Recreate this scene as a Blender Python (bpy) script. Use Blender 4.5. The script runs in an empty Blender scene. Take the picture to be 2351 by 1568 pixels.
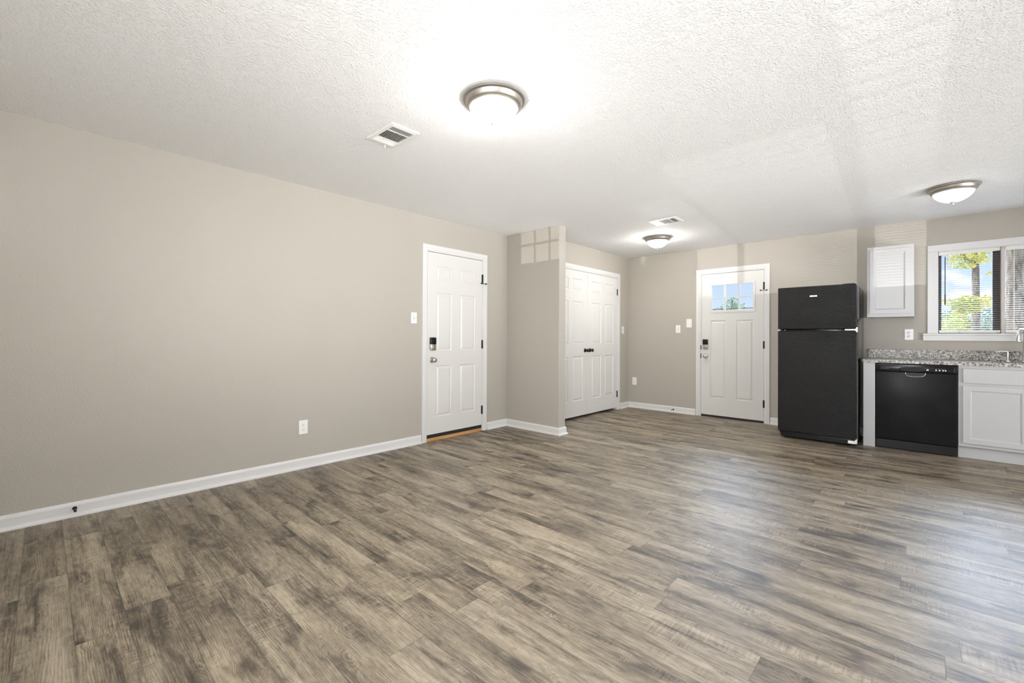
import bpy, bmesh, math, random
from mathutils import Vector, Matrix

random.seed(7)
SC = bpy.context.scene
COL = SC.collection
PI = math.pi

# ------------------------------------------------------------------ camera
W, H = 2351, 1568
FPX = 1004.6554
YAW, PITCH, ROLL = 0.7499, 0.0041, 0.0044
CAM = Vector((3.8952, 0.0, 1.1407))
a = Vector((-math.sin(YAW) * math.cos(PITCH), math.cos(YAW) * math.cos(PITCH), math.sin(PITCH)))
r0 = Vector((math.cos(YAW), math.sin(YAW), 0))
u0 = r0.cross(a)
rr = r0 * math.cos(ROLL) + u0 * math.sin(ROLL)
uu = -r0 * math.sin(ROLL) + u0 * math.cos(ROLL)
cd = bpy.data.cameras.new('camera')
cam = bpy.data.objects.new('camera', cd)
COL.objects.link(cam)
cd.sensor_width = 36.0
cd.sensor_fit = 'HORIZONTAL'
cd.lens = 36.0 * FPX / W
cd.shift_y = (769.2928 - H / 2) / W
cd.clip_start = 0.02
cd.clip_end = 500
m = Matrix((rr, uu, -a)).transposed().to_4x4()
m.translation = CAM
cam.matrix_world = m
SC.camera = cam

# ------------------------------------------------------------------ exposure
vs = SC.view_settings
vs.view_transform = 'Standard'
vs.look = 'None'
vs.gamma = 1.0
vs.use_curve_mapping = False
vs.exposure = 0.72
SC.cycles.use_denoising = True
SC.cycles.max_bounces = 10
SC.cycles.diffuse_bounces = 6
SC.cycles.glossy_bounces = 4
SC.cycles.transparent_max_bounces = 16
SC.cycles.sample_clamp_indirect = 6.0
SC.cycles.caustics_reflective = False
SC.cycles.caustics_refractive = False


# ------------------------------------------------------------------ node helper
class NT:
    def __init__(self, tree):
        self.t = tree
        self.n = tree.nodes
        self.l = tree.links

    def new(self, typ, **kw):
        nd = self.n.new(typ)
        for k, v in kw.items():
            setattr(nd, k, v)
        return nd

    def put(self, sock, v):
        if hasattr(v, 'is_output') or isinstance(v, bpy.types.NodeSocket):
            self.l.new(v, sock)
        elif v is not None:
            if isinstance(v, (tuple, list)) and len(v) == 3 and sock.type == 'RGBA':
                v = tuple(v) + (1.0,)
            sock.default_value = v

    def math(self, op, x, y=None, z=None, clamp=False):
        nd = self.new('ShaderNodeMath', operation=op, use_clamp=clamp)
        self.put(nd.inputs[0], x)
        if y is not None:
            self.put(nd.inputs[1], y)
        if z is not None:
            self.put(nd.inputs[2], z)
        return nd.outputs[0]

    def comb(self, x, y, z=0.0):
        nd = self.new('ShaderNodeCombineXYZ')
        self.put(nd.inputs[0], x)
        self.put(nd.inputs[1], y)
        self.put(nd.inputs[2], z)
        return nd.outputs[0]

    def noise(self, vec, scale=1.0, detail=2.0, rough=0.5, dist=0.0):
        nd = self.new('ShaderNodeTexNoise')
        self.put(nd.inputs['Vector'], vec)
        nd.inputs['Scale'].default_value = scale
        nd.inputs['Detail'].default_value = detail
        nd.inputs['Roughness'].default_value = rough
        nd.inputs['Distortion'].default_value = dist
        return nd.outputs['Fac']

    def ramp(self, fac, stops, interp='LINEAR'):
        nd = self.new('ShaderNodeValToRGB')
        cr = nd.color_ramp
        cr.interpolation = interp
        while len(cr.elements) > 1:
            cr.elements.remove(cr.elements[-1])
        for i, (p, c) in enumerate(stops):
            e = cr.elements[0] if i == 0 else cr.elements.new(p)
            e.position = p
            e.color = (c[0], c[1], c[2], 1) if isinstance(c, (tuple, list)) else (c, c, c, 1)
        self.put(nd.inputs[0], fac)
        return nd.outputs[0]

    def mix(self, fac, c1, c2, blend='MIX'):
        nd = self.new('ShaderNodeMix', data_type='RGBA', blend_type=blend)
        self.put(nd.inputs[0], fac)
        self.put(nd.inputs[6], c1)
        self.put(nd.inputs[7], c2)
        return nd.outputs[2]

    def bump(self, h, strength=0.3, dist=0.01):
        nd = self.new('ShaderNodeBump')
        nd.inputs['Strength'].default_value = strength
        nd.inputs['Distance'].default_value = dist
        self.put(nd.inputs['Height'], h)
        return nd.outputs[0]

    def obj(self):
        return self.new('ShaderNodeTexCoord').outputs['Object']

    def sep(self, v):
        nd = self.new('ShaderNodeSeparateXYZ')
        self.put(nd.inputs[0], v)
        return nd.outputs


def mat(name, color=(0.8, 0.8, 0.8), rough=0.5, metal=0.0, spec=0.5, build=None, emit=None, estr=0.0):
    mt = bpy.data.materials.new(name)
    mt.use_nodes = True
    nt = NT(mt.node_tree)
    b = nt.n['Principled BSDF']
    b.inputs['Base Color'].default_value = (*color, 1)
    b.inputs['Roughness'].default_value = rough
    b.inputs['Metallic'].default_value = metal
    b.inputs['Specular IOR Level'].default_value = spec
    if emit:
        b.inputs['Emission Color'].default_value = (*emit, 1)
        b.inputs['Emission Strength'].default_value = estr
    if build:
        build(nt, b)
    return mt


# ------------------------------------------------------------------ world: hazy bright sky with clouds
def make_world():
    w = bpy.data.worlds.new('sky')
    SC.world = w
    w.use_nodes = True
    nt = NT(w.node_tree)
    bg = nt.n['Background']
    g = nt.new('ShaderNodeTexCoord').outputs['Generated']
    s = nt.sep(g)
    base = nt.ramp(s[2], [(0.0, (0.53, 0.58, 0.66)), (0.06, (0.45, 0.53, 0.66)), (0.15, (0.355, 0.455, 0.63)), (0.5, (0.38, 0.48, 0.66))])
    v = nt.comb(s[0], s[1], nt.math('MULTIPLY', s[2], 2.6))
    c = nt.noise(v, 9.0, 5.0, 0.55)
    cl = nt.ramp(c, [(0.58, 0.0), (0.66, 1.0)])
    col = nt.mix(cl, base, (0.64, 0.635, 0.64))
    # extra-bright northern sky band, added above the camera's view for the floor sheen
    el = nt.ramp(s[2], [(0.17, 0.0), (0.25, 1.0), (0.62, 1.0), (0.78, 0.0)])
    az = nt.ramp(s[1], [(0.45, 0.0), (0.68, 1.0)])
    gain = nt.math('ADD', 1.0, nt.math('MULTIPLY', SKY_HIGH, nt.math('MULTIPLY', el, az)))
    nt.put(bg.inputs[0], col)
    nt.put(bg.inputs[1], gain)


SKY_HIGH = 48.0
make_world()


# ------------------------------------------------------------------ lights
def light(name, typ, loc, energy, color=(1, 1, 1), target=None, **kw):
    ld = bpy.data.lights.new(name, typ)
    ld.energy = energy
    ld.color = color
    for k, v in kw.items():
        setattr(ld, k, v)
    o = bpy.data.objects.new(name, ld)
    COL.objects.link(o)
    o.location = loc
    if target is not None:
        d = Vector(target) - Vector(loc)
        o.rotation_euler = d.to_track_quat('-Z', 'Y').to_euler()
    return o


# sun on the trees outside, coming over the house from the left
light('sun', 'SUN', (0, 0, 20), 2.0, (1.0, 0.93, 0.82), target=(16, 3.0, 8), angle=0.009)
# sunlight thrown up by bright things in the yard behind the camera, entering by the rear window and the rear door's lite
light('sun_glint_window', 'SPOT', (4.2, -17.0, -0.5), 4600, (1.0, 0.975, 0.95), target=(3.16, -0.4, 1.55), spot_size=math.radians(11), spot_blend=0.2, shadow_soft_size=0.009)
light('sun_glint_door', 'SPOT', (4.12, -30.0, -1.5), 9500, (1.0, 0.96, 0.92), target=(1.05, -0.4, 1.76), spot_size=math.radians(4), spot_blend=0.2, shadow_soft_size=0.025)
# daylight outside the rear window, plus added fill lamps outside the right wall
light('fill_right_front', 'AREA', (7.0, 2.3, 0.9), 55, (0.975, 0.985, 1.0), target=(0.4, 2.4, -0.6), shape='RECTANGLE', size=2.4, size_y=2.0)  # added fill, mostly for the left wall
light('daylight_rear', 'AREA', (3.18, -0.62, 1.62), 105, (0.975, 0.985, 1.0), target=(1.4, 4.0, -0.2), shape='RECTANGLE', size=1.7, size_y=1.2)
light('fill_right_back', 'AREA', (7.0, 4.4, 0.9), 50, (0.975, 0.985, 1.0), target=(0.9, 5.0, 0.2), shape='RECTANGLE', size=1.7, size_y=1.3)  # added fill for the back of the room and the kitchen
# added fill lamp outside, aimed up through the made-up right-wall openings at the ceiling
light('fill_ceiling', 'AREA', (14.0, 3.6, -1.7), 1300, (0.965, 0.98, 1.0), target=(2.5, 3.4, 2.4), shape='RECTANGLE', size=8.0, size_y=3.0)
LAMP_L = 60.0


# ------------------------------------------------------------------ materials
def wall_build(nt, b):
    o = nt.obj()
    n1 = nt.noise(o, 95, 3.0, 0.55)
    n2 = nt.noise(o, 30, 2.0, 0.5)
    h = nt.math('ADD', nt.ramp(n1, [(0.42, 0.0), (0.62, 1.0)]), nt.math('MULTIPLY', n2, 0.7))
    nt.put(b.inputs['Normal'], nt.bump(h, 0.30, 0.0025))
    nt.put(b.inputs['Base Color'], nt.mix(nt.noise(o, 1.3, 2), WALLC, tuple(x * 0.96 for x in WALLC)))


WALLC = (0.478, 0.446, 0.392)
M = {}
M['wall'] = mat('wall_paint', WALLC, 0.55, spec=0.35, build=wall_build)


def ceil_build(nt, b):
    o = nt.obj()
    n1 = nt.noise(o, 82, 3.0, 0.6, 0.4)
    n2 = nt.noise(o, 21, 2.0, 0.5)
    k = nt.math('ADD', n1, nt.math('MULTIPLY', nt.math('SUBTRACT', n2, 0.5), 0.35))
    h = nt.ramp(k, [(0.46, 0.0), (0.53, 0.25), (0.62, 1.0)])
    nt.put(b.inputs['Normal'], nt.bump(h, 0.6, 0.005))


M['ceiling'] = mat('ceiling_texture', (0.92, 0.916, 0.91), 0.8, spec=0.2, build=ceil_build)


def trim_build(nt, b):
    o = nt.obj()
    nt.put(b.inputs['Normal'], nt.bump(nt.noise(o, 140, 2), 0.04, 0.001))


M['trim'] = mat('trim_paint', (0.74, 0.735, 0.725), 0.32, build=trim_build)
M['door'] = mat('door_paint', (0.72, 0.71, 0.685), 0.36, build=trim_build)
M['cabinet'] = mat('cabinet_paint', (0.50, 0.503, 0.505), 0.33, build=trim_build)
M['plastic'] = mat('white_plastic', (0.88, 0.87, 0.85), 0.3, build=trim_build)
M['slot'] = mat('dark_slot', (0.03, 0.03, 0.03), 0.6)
M['gasket'] = mat('grey_gasket', (0.34, 0.34, 0.34), 0.5, build=trim_build)
M['greyslot'] = mat('grey_slot', (0.25, 0.25, 0.25), 0.6)


def brushed(nt, b, lo=0.2, hi=0.38):
    o = nt.obj()
    nt.put(b.inputs['Roughness'], nt.ramp(nt.noise(o, 220, 2), [(0.3, lo), (0.7, hi)]))


M['nickel'] = mat('satin_nickel', (0.62, 0.57, 0.50), 0.28, 1.0, build=brushed)
M['nickel_dark'] = mat('lamp_nickel', (0.46, 0.425, 0.38), 0.45, 1.0, build=lambda nt, b: brushed(nt, b, 0.38, 0.55))
M['finial'] = mat('pale_nickel', (0.74, 0.72, 0.69), 0.4, 0.15, build=trim_build)
M['chrome'] = mat('chrome', (0.82, 0.82, 0.82), 0.12, 1.0, build=brushed)
M['stainless'] = mat('stainless', (0.6, 0.6, 0.6), 0.3, 1.0, build=brushed)
M['bronze'] = mat('dark_bronze', (0.028, 0.022, 0.018), 0.3, 0.6, build=trim_build)
M['hinge'] = mat('hinge_bronze', (0.022, 0.018, 0.015), 0.38, 0.5, build=trim_build)
M['rubber'] = mat('black_rubber', (0.012, 0.012, 0.012), 0.6, build=trim_build)
M['black'] = mat('black_gloss', (0.010, 0.010, 0.011), 0.22, spec=0.35, build=trim_build)
M['grip'] = mat('black_matte_grip', (0.02, 0.02, 0.02), 0.4, spec=0.15, build=trim_build)
M['dark_chrome'] = mat('dark_chrome', (0.30, 0.30, 0.30), 0.22, 1.0, build=brushed)
M['silver'] = mat('silver_badge', (0.85, 0.85, 0.84), 0.25, 0.7, build=brushed)
M['blind'] = mat('blind_white', (0.84, 0.82, 0.79), 0.4, build=trim_build)
M['alum'] = mat('bronze_aluminium', (0.035, 0.028, 0.024), 0.4, 0.3, build=trim_build)
M['tan_alum'] = mat('tan_mullion', (0.62, 0.56, 0.50), 0.4, build=trim_build)
M['clear'] = mat('clear_plastic', (0.75, 0.75, 0.75), 0.2, build=trim_build)
M['wand'] = mat('smoked_wand', (0.05, 0.035, 0.03), 0.25, build=trim_build)


def wood_build(nt, b):
    o = nt.obj()
    s = nt.sep(o)
    v = nt.comb(nt.math('MULTIPLY', s[0], 60), nt.math('MULTIPLY', s[1], 5), nt.math('MULTIPLY', s[2], 60))
    nt.put(b.inputs['Base Color'], nt.ramp(nt.noise(v, 1.0, 4), [(0.3, (0.50, 0.25, 0.09)), (0.7, (0.68, 0.38, 0.16))]))


M['oak'] = mat('raw_oak', (0.6, 0.32, 0.12), 0.45, build=wood_build)


def fridge_build(nt, b):
    o = nt.obj()
    h = nt.noise(o, 130, 2.0, 0.5, 0.3)
    nt.put(b.inputs['Normal'], nt.bump(nt.ramp(h, [(0.30, 0.0), (0.70, 1.0)]), 1.0, 0.0042))


M['fridge'] = mat('black_pebbled', (0.003, 0.003, 0.003), 0.16, spec=0.38, build=fridge_build)
M['fridge_side'] = mat('black_case', (0.013, 0.013, 0.013), 0.13, spec=0.7, build=trim_build)


def dw_build(nt, b):
    o = nt.obj()
    s = nt.sep(o)
    d = nt.noise(o, 5.0, 4.0, 0.6)
    sc = nt.noise(nt.comb(nt.math('MULTIPLY', s[0], 60), s[1], nt.math('MULTIPLY', s[2], 9)), 1.0, 3.0, 0.6)
    smudge = nt.ramp(d, [(0.45, 0.0), (0.75, 1.0)])
    scr = nt.ramp(sc, [(0.70, 0.0), (0.76, 1.0)])
    k = nt.math('MULTIPLY', nt.math('ADD', nt.math('MULTIPLY', smudge, 0.12), nt.math('MULTIPLY', scr, 0.35)), 0.5)
    nt.put(b.inputs['Base Color'], nt.mix(k, (0.011, 0.011, 0.012), (0.09, 0.085, 0.085)))
    nt.put(b.inputs['Roughness'], nt.math('ADD', 0.3, nt.math('MULTIPLY', smudge, 0.10)))


M['dw'] = mat('black_scuffed', (0.012, 0.012, 0.012), 0.25, spec=0.12, build=dw_build)


def granite_build(nt, b):
    o = nt.obj()
    vn = nt.new('ShaderNodeTexVoronoi')
    nt.put(vn.inputs['Vector'], o)
    vn.inputs['Scale'].default_value = 95
    n1 = nt.noise(o, 55, 3.0, 0.6)
    n2 = nt.noise(o, 85, 2.0, 0.55)
    n3 = nt.noise(o, 32, 2.0, 0.5)
    base = nt.ramp(n3, [(0.35, (0.34, 0.31, 0.275)), (0.5, (0.56, 0.535, 0.495)), (0.65, (0.66, 0.64, 0.61))])
    gray = nt.ramp(n1, [(0.50, 0.0), (0.56, 1.0)])
    dark = nt.ramp(n2, [(0.57, 0.0), (0.60, 1.0)])
    c = nt.mix(gray, base, (0.24, 0.225, 0.21))
    c = nt.mix(nt.math('MULTIPLY', dark, 0.9), c, (0.02, 0.02, 0.022))
    nt.put(b.inputs['Base Color'], c)


M['granite'] = mat('speckled_granite', (0.6, 0.58, 0.55), 0.28, spec=0.35, build=granite_build)


def dome_build(nt, b, k=1.0):
    o = nt.obj()
    b.inputs['Emission Color'].default_value = (1.0, 0.97, 0.93, 1)
    b.inputs['Emission Strength'].default_value = LAMP_L * k
    nt.put(b.inputs['Base Color'], nt.mix(nt.noise(o, 9, 3, 0.6, 1.5), (0.85, 0.84, 0.82), (0.78, 0.76, 0.74)))


M['dome'] = mat('alabaster_glass_lit', (0.85, 0.84, 0.82), 0.25, build=dome_build)

M['dome_dim'] = mat('alabaster_glass_dim', (0.85, 0.84, 0.82), 0.25, build=lambda nt, b: dome_build(nt, b, 0.12))


def glass_mat():
    mt = bpy.data.materials.new('window_glass')
    mt.use_nodes = True
    nt = NT(mt.node_tree)
    for n in list(nt.n):
        nt.n.remove(n)
    out = nt.new('ShaderNodeOutputMaterial')
    tr = nt.new('ShaderNodeBsdfTransparent')
    tr.inputs[0].default_value = (0.97, 0.985, 0.98, 1)
    gl = nt.new('ShaderNodeBsdfGlossy')
    gl.inputs['Roughness'].default_value = 0.02
    fr = nt.new('ShaderNodeFresnel')
    fr.inputs[0].default_value = 1.45
    mx = nt.new('ShaderNodeMixShader')
    nt.put(mx.inputs[0], fr.outputs[0])
    nt.put(mx.inputs[1], tr.outputs[0])
    nt.put(mx.inputs[2], gl.outputs[0])
    nt.put(out.inputs[0], mx.outputs[0])
    return mt


M['glass'] = glass_mat()


def floor_build(nt, b):
    PW, PL, Y0 = 0.152, 1.22, 2.825 - 0.152 * 30
    s = nt.sep(nt.obj())
    x, y = s[0], s[1]
    yy = nt.math('DIVIDE', nt.math('SUBTRACT', y, Y0), PW)
    row = nt.math('FLOOR', yy)
    wn = nt.new('ShaderNodeTexWhiteNoise', noise_dimensions='1D')
    nt.put(wn.inputs['W'], row)
    xx = nt.math('DIVIDE', nt.math('ADD', x, nt.math('MULTIPLY', wn.outputs['Value'], 7.3)), PL)
    colm = nt.math('FLOOR', xx)
    w2 = nt.new('ShaderNodeTexWhiteNoise', noise_dimensions='2D')
    nt.put(w2.inputs['Vector'], nt.comb(row, colm))
    rs = nt.sep(w2.outputs['Color'])
    ux = nt.math('ADD', x, nt.math('MULTIPLY', rs[0], 40.0))
    vy = nt.math('ADD', y, nt.math('MULTIPLY', rs[1], 30.0))
    wz = nt.math('MULTIPLY', rs[2], 50.0)

    def st(ax, ay, az=1.0):
        return nt.comb(nt.math('MULTIPLY', ux, ax), nt.math('MULTIPLY', vy, ay), nt.math('MULTIPLY', wz, az))
    # big soft light / dark clouds along the plank
    blot = nt.noise(st(1.5, 8.0), 1.0, 3.0, 0.55, 0.4)
    # growth-ring figure: fine lines along the plank, bent by slow noise and pulled into swirls around knots
    warp = nt.noise(st(1.3, 5.5), 1.0, 2.0, 0.5, 0.3)
    kn = nt.noise(st(3.6, 9.5, 2.3), 1.0, 2.0, 0.5, 0.5)
    pull = nt.ramp(kn, [(0.50, 0.0), (0.75, 1.0)])
    phase = nt.math('ADD', nt.math('MULTIPLY', vy, 135.0), nt.math('ADD', nt.math('MULTIPLY', warp, 13.0), nt.math('MULTIPLY', pull, 9.0)))
    ring = nt.math('FRACT', nt.math('ADD', phase, nt.math('MULTIPLY', nt.noise(st(26.0, 60.0), 1.0, 2.0), 0.8)))
    ringl = nt.ramp(ring, [(0.0, 0.0), (0.30, 1.0), (0.70, 0.85), (1.0, 0.0)])
    fib = nt.noise(st(9.0, 190.0), 1.0, 2.0, 0.6)
    saw = nt.noise(st(150.0, 10.0), 1.0, 1.0, 0.5)
    sawm = nt.ramp(nt.noise(st(3.0, 10.0, 1.7), 1.0, 1.0), [(0.52, 0.0), (0.64, 1.0)])
    mott = nt.noise(st(22.0, 60.0), 1.0, 3.0, 0.6)
    knot = nt.ramp(kn, [(0.55, 0.0), (0.72, 1.0)])
    streak = nt.ramp(nt.noise(st(1.3, 34.0, 3.1), 1.0, 2.0, 0.5, 0.3), [(0.60, 0.0), (0.70, 1.0)])
    v = nt.math('ADD', 0.07, nt.math('MULTIPLY', nt.math('SUBTRACT', blot, 0.15), 0.92))
    v = nt.math('ADD', v, nt.math('MULTIPLY', nt.math('SUBTRACT', rs[2], 0.5), 0.09))
    v = nt.math('ADD', v, nt.math('MULTIPLY', ringl, nt.ramp(nt.noise(st(2.0, 14.0, 1.3), 1.0, 2.0), [(0.35, 0.05), (0.65, 0.22)])))
    v = nt.math('ADD', v, nt.math('MULTIPLY', nt.math('SUBTRACT', fib, 0.5), 0.55))
    v = nt.math('ADD', v, nt.math('MULTIPLY', nt.math('SUBTRACT', mott, 0.5), 0.42))
    v = nt.math('ADD', v, nt.math('MULTIPLY', nt.math('MULTIPLY', nt.math('SUBTRACT', saw, 0.5), sawm), 0.45))
    v = nt.math('SUBTRACT', v, nt.math('MULTIPLY', knot, 0.26))
    v = nt.math('SUBTRACT', v, nt.math('MULTIPLY', streak, 0.14))
    c = nt.ramp(v, [(0.08, (0.032, 0.024, 0.016)), (0.30, (0.110, 0.085, 0.057)), (0.50, (0.250, 0.201, 0.139)), (0.70, (0.385, 0.320, 0.231)), (0.96, (0.48, 0.41, 0.312))])
    # some planks greyer
    hs = nt.mix(nt.math('MULTIPLY', rs[0], 0.35), c, nt.mix(1.0, c, (0.92, 0.96, 1.06), 'MULTIPLY'))
    # seams
    fy = nt.math('FRACT', yy)
    ey = nt.math('MULTIPLY', nt.math('MINIMUM', fy, nt.math('SUBTRACT', 1.0, fy)), PW)
    fx = nt.math('FRACT', xx)
    ex = nt.math('MULTIPLY', nt.math('MINIMUM', fx, nt.math('SUBTRACT', 1.0, fx)), PL)
    e = nt.math('MINIMUM', ex, ey)
    seam = nt.ramp(nt.math('DIVIDE', e, 0.0025), [(0.15, 0.0), (1.0, 1.0)])
    col = nt.mix(nt.math('MULTIPLY', nt.math('SUBTRACT', 1.0, seam), 0.55), hs, (0.05, 0.04, 0.032))
    nt.put(b.inputs['Base Color'], col)
    hgt = nt.math('ADD', nt.math('MULTIPLY', v, 0.5), nt.math('MULTIPLY', seam, 0.8))
    nt.put(b.inputs['Normal'], nt.bump(hgt, 0.18, 0.002))
    nt.put(b.inputs['Roughness'], nt.ramp(fib, [(0.2, 0.40), (0.8, 0.54)]))


M['floor'] = mat('rustic_vinyl_plank', (0.25, 0.2, 0.15), 0.42, spec=0.9, build=floor_build)


def bark_build(nt, b):
    s = nt.sep(nt.obj())
    v = nt.comb(nt.math('MULTIPLY', s[0], 9), nt.math('MULTIPLY', s[1], 9), nt.math('MULTIPLY', s[2], 2.2))
    n = nt.noise(v, 1.0, 5.0, 0.65, 0.5)
    nt.put(b.inputs['Base Color'], nt.ramp(n, [(0.35, (0.08, 0.06, 0.05)), (0.5, (0.21, 0.165, 0.145)), (0.68, (0.34, 0.28, 0.25))]))
    nt.put(b.inputs['Normal'], nt.bump(n, 0.8, 0.05))


M['bark'] = mat('pine_bark', (0.25, 0.2, 0.18), 0.9, spec=0.1, build=bark_build)


def leafmat(name, c1, c2):
    def bb(nt, b):
        nt.put(b.inputs['Base Color'], nt.mix(nt.ramp(nt.noise(nt.obj(), 2.2, 3.0), [(0.35, 0.0), (0.65, 1.0)]), c1, c2))
    return mat(name, c1, 0.6, spec=0.2, build=bb)


M['leaf_y'] = leafmat('leaf_yellow', (0.72, 0.60, 0.13), (0.33, 0.37, 0.12))
M['leaf_g'] = leafmat('leaf_green', (0.30, 0.36, 0.16), (0.52, 0.52, 0.20))
M['leaf_b'] = leafmat('leaf_bluegreen', (0.30, 0.38, 0.34), (0.42, 0.46, 0.34))
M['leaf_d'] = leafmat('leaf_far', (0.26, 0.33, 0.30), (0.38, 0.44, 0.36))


def grass_build(nt, b):
    nt.put(b.inputs['Base Color'], nt.ramp(nt.noise(nt.obj(), 0.6, 5.0), [(0.3, (0.20, 0.22, 0.10)), (0.7, (0.42, 0.38, 0.22))]))


M['grass'] = mat('dry_lawn', (0.3, 0.3, 0.15), 0.9, spec=0.1, build=grass_build)
M['wire'] = mat('wire_black', (0.02, 0.02, 0.02), 0.6, build=trim_build)


# ------------------------------------------------------------------ mesh builder
class MB:
    def __init__(self):
        self.bm = bmesh.new()

    def _bevel(self, verts, bev, seg):
        if bev > 0:
            vs_ = set(verts)
            ed = [e for e in self.bm.edges if e.verts[0] in vs_ and e.verts[1] in vs_]
            bmesh.ops.bevel(self.bm, geom=ed, offset=bev, offset_type='OFFSET', segments=seg, profile=0.5, affect='EDGES')

    def box(self, x0, x1, y0, y1, z0, z1, bev=0.0, seg=2):
        mtx = Matrix.Translation(((x0 + x1) / 2, (y0 + y1) / 2, (z0 + z1) / 2)) @ Matrix.Diagonal((abs(x1 - x0), abs(y1 - y0), abs(z1 - z0), 1))
        g = bmesh.ops.create_cube(self.bm, size=1.0, matrix=mtx)
        self._bevel(g['verts'], bev, seg)
        return self

    def face(self, pts):
        vs_ = [self.bm.verts.new(p) for p in pts]
        self.bm.faces.new(vs_)
        return self

    def lathe(self, c, axis, prof, n=32):
        """prof: (radius, height along axis) pairs"""
        ax = Vector(axis).normalized()
        t = Vector((0, 0, 1)) if abs(ax.z) < 0.9 else Vector((1, 0, 0))
        e1 = ax.cross(t).normalized()
        e2 = ax.cross(e1)
        c = Vector(c)
        rings = []
        for r, h in prof:
            if r < 1e-6:
                rings.append([self.bm.verts.new(c + ax * h)])
            else:
                rings.append([self.bm.verts.new(c + ax * h + (e1 * math.cos(2 * PI * i / n) + e2 * math.sin(2 * PI * i / n)) * r) for i in range(n)])
        for A, B in zip(rings[:-1], rings[1:]):
            for i in range(n):
                j = (i + 1) % n
                if len(A) == 1 and len(B) == 1:
                    continue
                if len(A) == 1:
                    self.bm.faces.new((A[0], B[i], B[j]))
                elif len(B) == 1:
                    self.bm.faces.new((A[i], B[0], A[j]))
                else:
                    self.bm.faces.new((A[i], B[i], B[j], A[j]))
        for R in (rings[0], rings[-1]):
            if len(R) > 1:
                self.bm.faces.new(R)
        return self

    def tube(self, pts, rad, n=10):
        pts = [Vector(p) for p in pts]
        rads = rad if isinstance(rad, (list, tuple)) else [rad] * len(pts)
        rings = []
        ref = None
        for i, p in enumerate(pts):
            d = (pts[min(i + 1, len(pts) - 1)] - pts[max(i - 1, 0)]).normalized()
            if ref is None:
                ref = d.orthogonal().normalized()
            e1 = (ref - d * ref.dot(d)).normalized()
            ref = e1
            e2 = d.cross(e1)
            rings.append([self.bm.verts.new(p + (e1 * math.cos(2 * PI * k / n) + e2 * math.sin(2 * PI * k / n)) * rads[i]) for k in range(n)])
        for A, B in zip(rings[:-1], rings[1:]):
            for k in range(n):
                j = (k + 1) % n
                self.bm.faces.new((A[k], A[j], B[j], B[k]))
        self.bm.faces.new(rings[0])
        self.bm.faces.new(rings[-1])
        return self

    def sweep(self, prof, p0, p1, out, m0=0.0, m1=0.0):
        """extrude a (depth, height) profile from p0 to p1; out = direction of depth; m0/m1 = mitre slope at the ends (+ lengthens with depth)"""
        p0, p1, out = Vector(p0), Vector(p1), Vector(out)
        d = (p1 - p0).normalized()
        up = Vector((0, 0, 1))
        A = [self.bm.verts.new(p0 + out * q[0] + up * q[1] - d * q[0] * m0) for q in prof]
        B = [self.bm.verts.new(p1 + out * q[0] + up * q[1] + d * q[0] * m1) for q in prof]
        n = len(prof)
        for i in range(n):
            j = (i + 1) % n
            self.bm.faces.new((A[i], A[j], B[j], B[i]))
        self.bm.faces.new(A)
        self.bm.faces.new(B)
        return self

    def ringpanel(self, org, eu, ev, en, w, h, panels, prof, thick, holes=()):
        """slab front at org + u*eu + v*ev (en = outward normal); panels get nested rings (inset, depth); holes go right through"""
        org, eu, ev, en = Vector(org), Vector(eu), Vector(ev), Vector(en)
        P = lambda u, v, d=0.0: org + eu * u + ev * v + en * d
        us = sorted({0, w, *[p[0] for p in panels], *[p[1] for p in panels], *[p[0] for p in holes], *[p[1] for p in holes]})
        vs_ = sorted({0, h, *[p[2] for p in panels], *[p[3] for p in panels], *[p[2] for p in holes], *[p[3] for p in holes]})

        def inside(u, v, L):
            return any(p[0] - 1e-6 < u < p[1] + 1e-6 and p[2] - 1e-6 < v < p[3] + 1e-6 for p in L)
        for i in range(len(us) - 1):
            for j in range(len(vs_) - 1):
                um, vm = (us[i] + us[i + 1]) / 2, (vs_[j] + vs_[j + 1]) / 2
                if inside(um, vm, holes):
                    continue
                if not inside(um, vm, panels):
                    self.face([P(us[i], vs_[j]), P(us[i + 1], vs_[j]), P(us[i + 1], vs_[j + 1]), P(us[i], vs_[j + 1])])
                self.face([P(us[i], vs_[j], -thick), P(us[i + 1], vs_[j], -thick), P(us[i + 1], vs_[j + 1], -thick), P(us[i], vs_[j + 1], -thick)])
        for (a0, a1, b0, b1) in panels:
            prev = [P(a0, b0), P(a1, b0), P(a1, b1), P(a0, b1)]
            for ins, dep in prof:
                cur = [P(a0 + ins, b0 + ins, dep), P(a1 - ins, b0 + ins, dep), P(a1 - ins, b1 - ins, dep), P(a0 + ins, b1 - ins, dep)]
                for k in range(4):
                    l = (k + 1) % 4
                    self.face([prev[k], prev[l], cur[l], cur[k]])
                prev = cur
            self.face(prev)
        loops = [[(0, 0), (w, 0), (w, h), (0, h)]] + [[(q[0], q[2]), (q[1], q[2]), (q[1], q[3]), (q[0], q[3])] for q in holes]
        for L in loops:
            for k in range(4):
                (u1, v1), (u2, v2) = L[k], L[(k + 1) % 4]
                self.face([P(u1, v1), P(u2, v2), P(u2, v2, -thick), P(u1, v1, -thick)])
        return self

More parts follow.
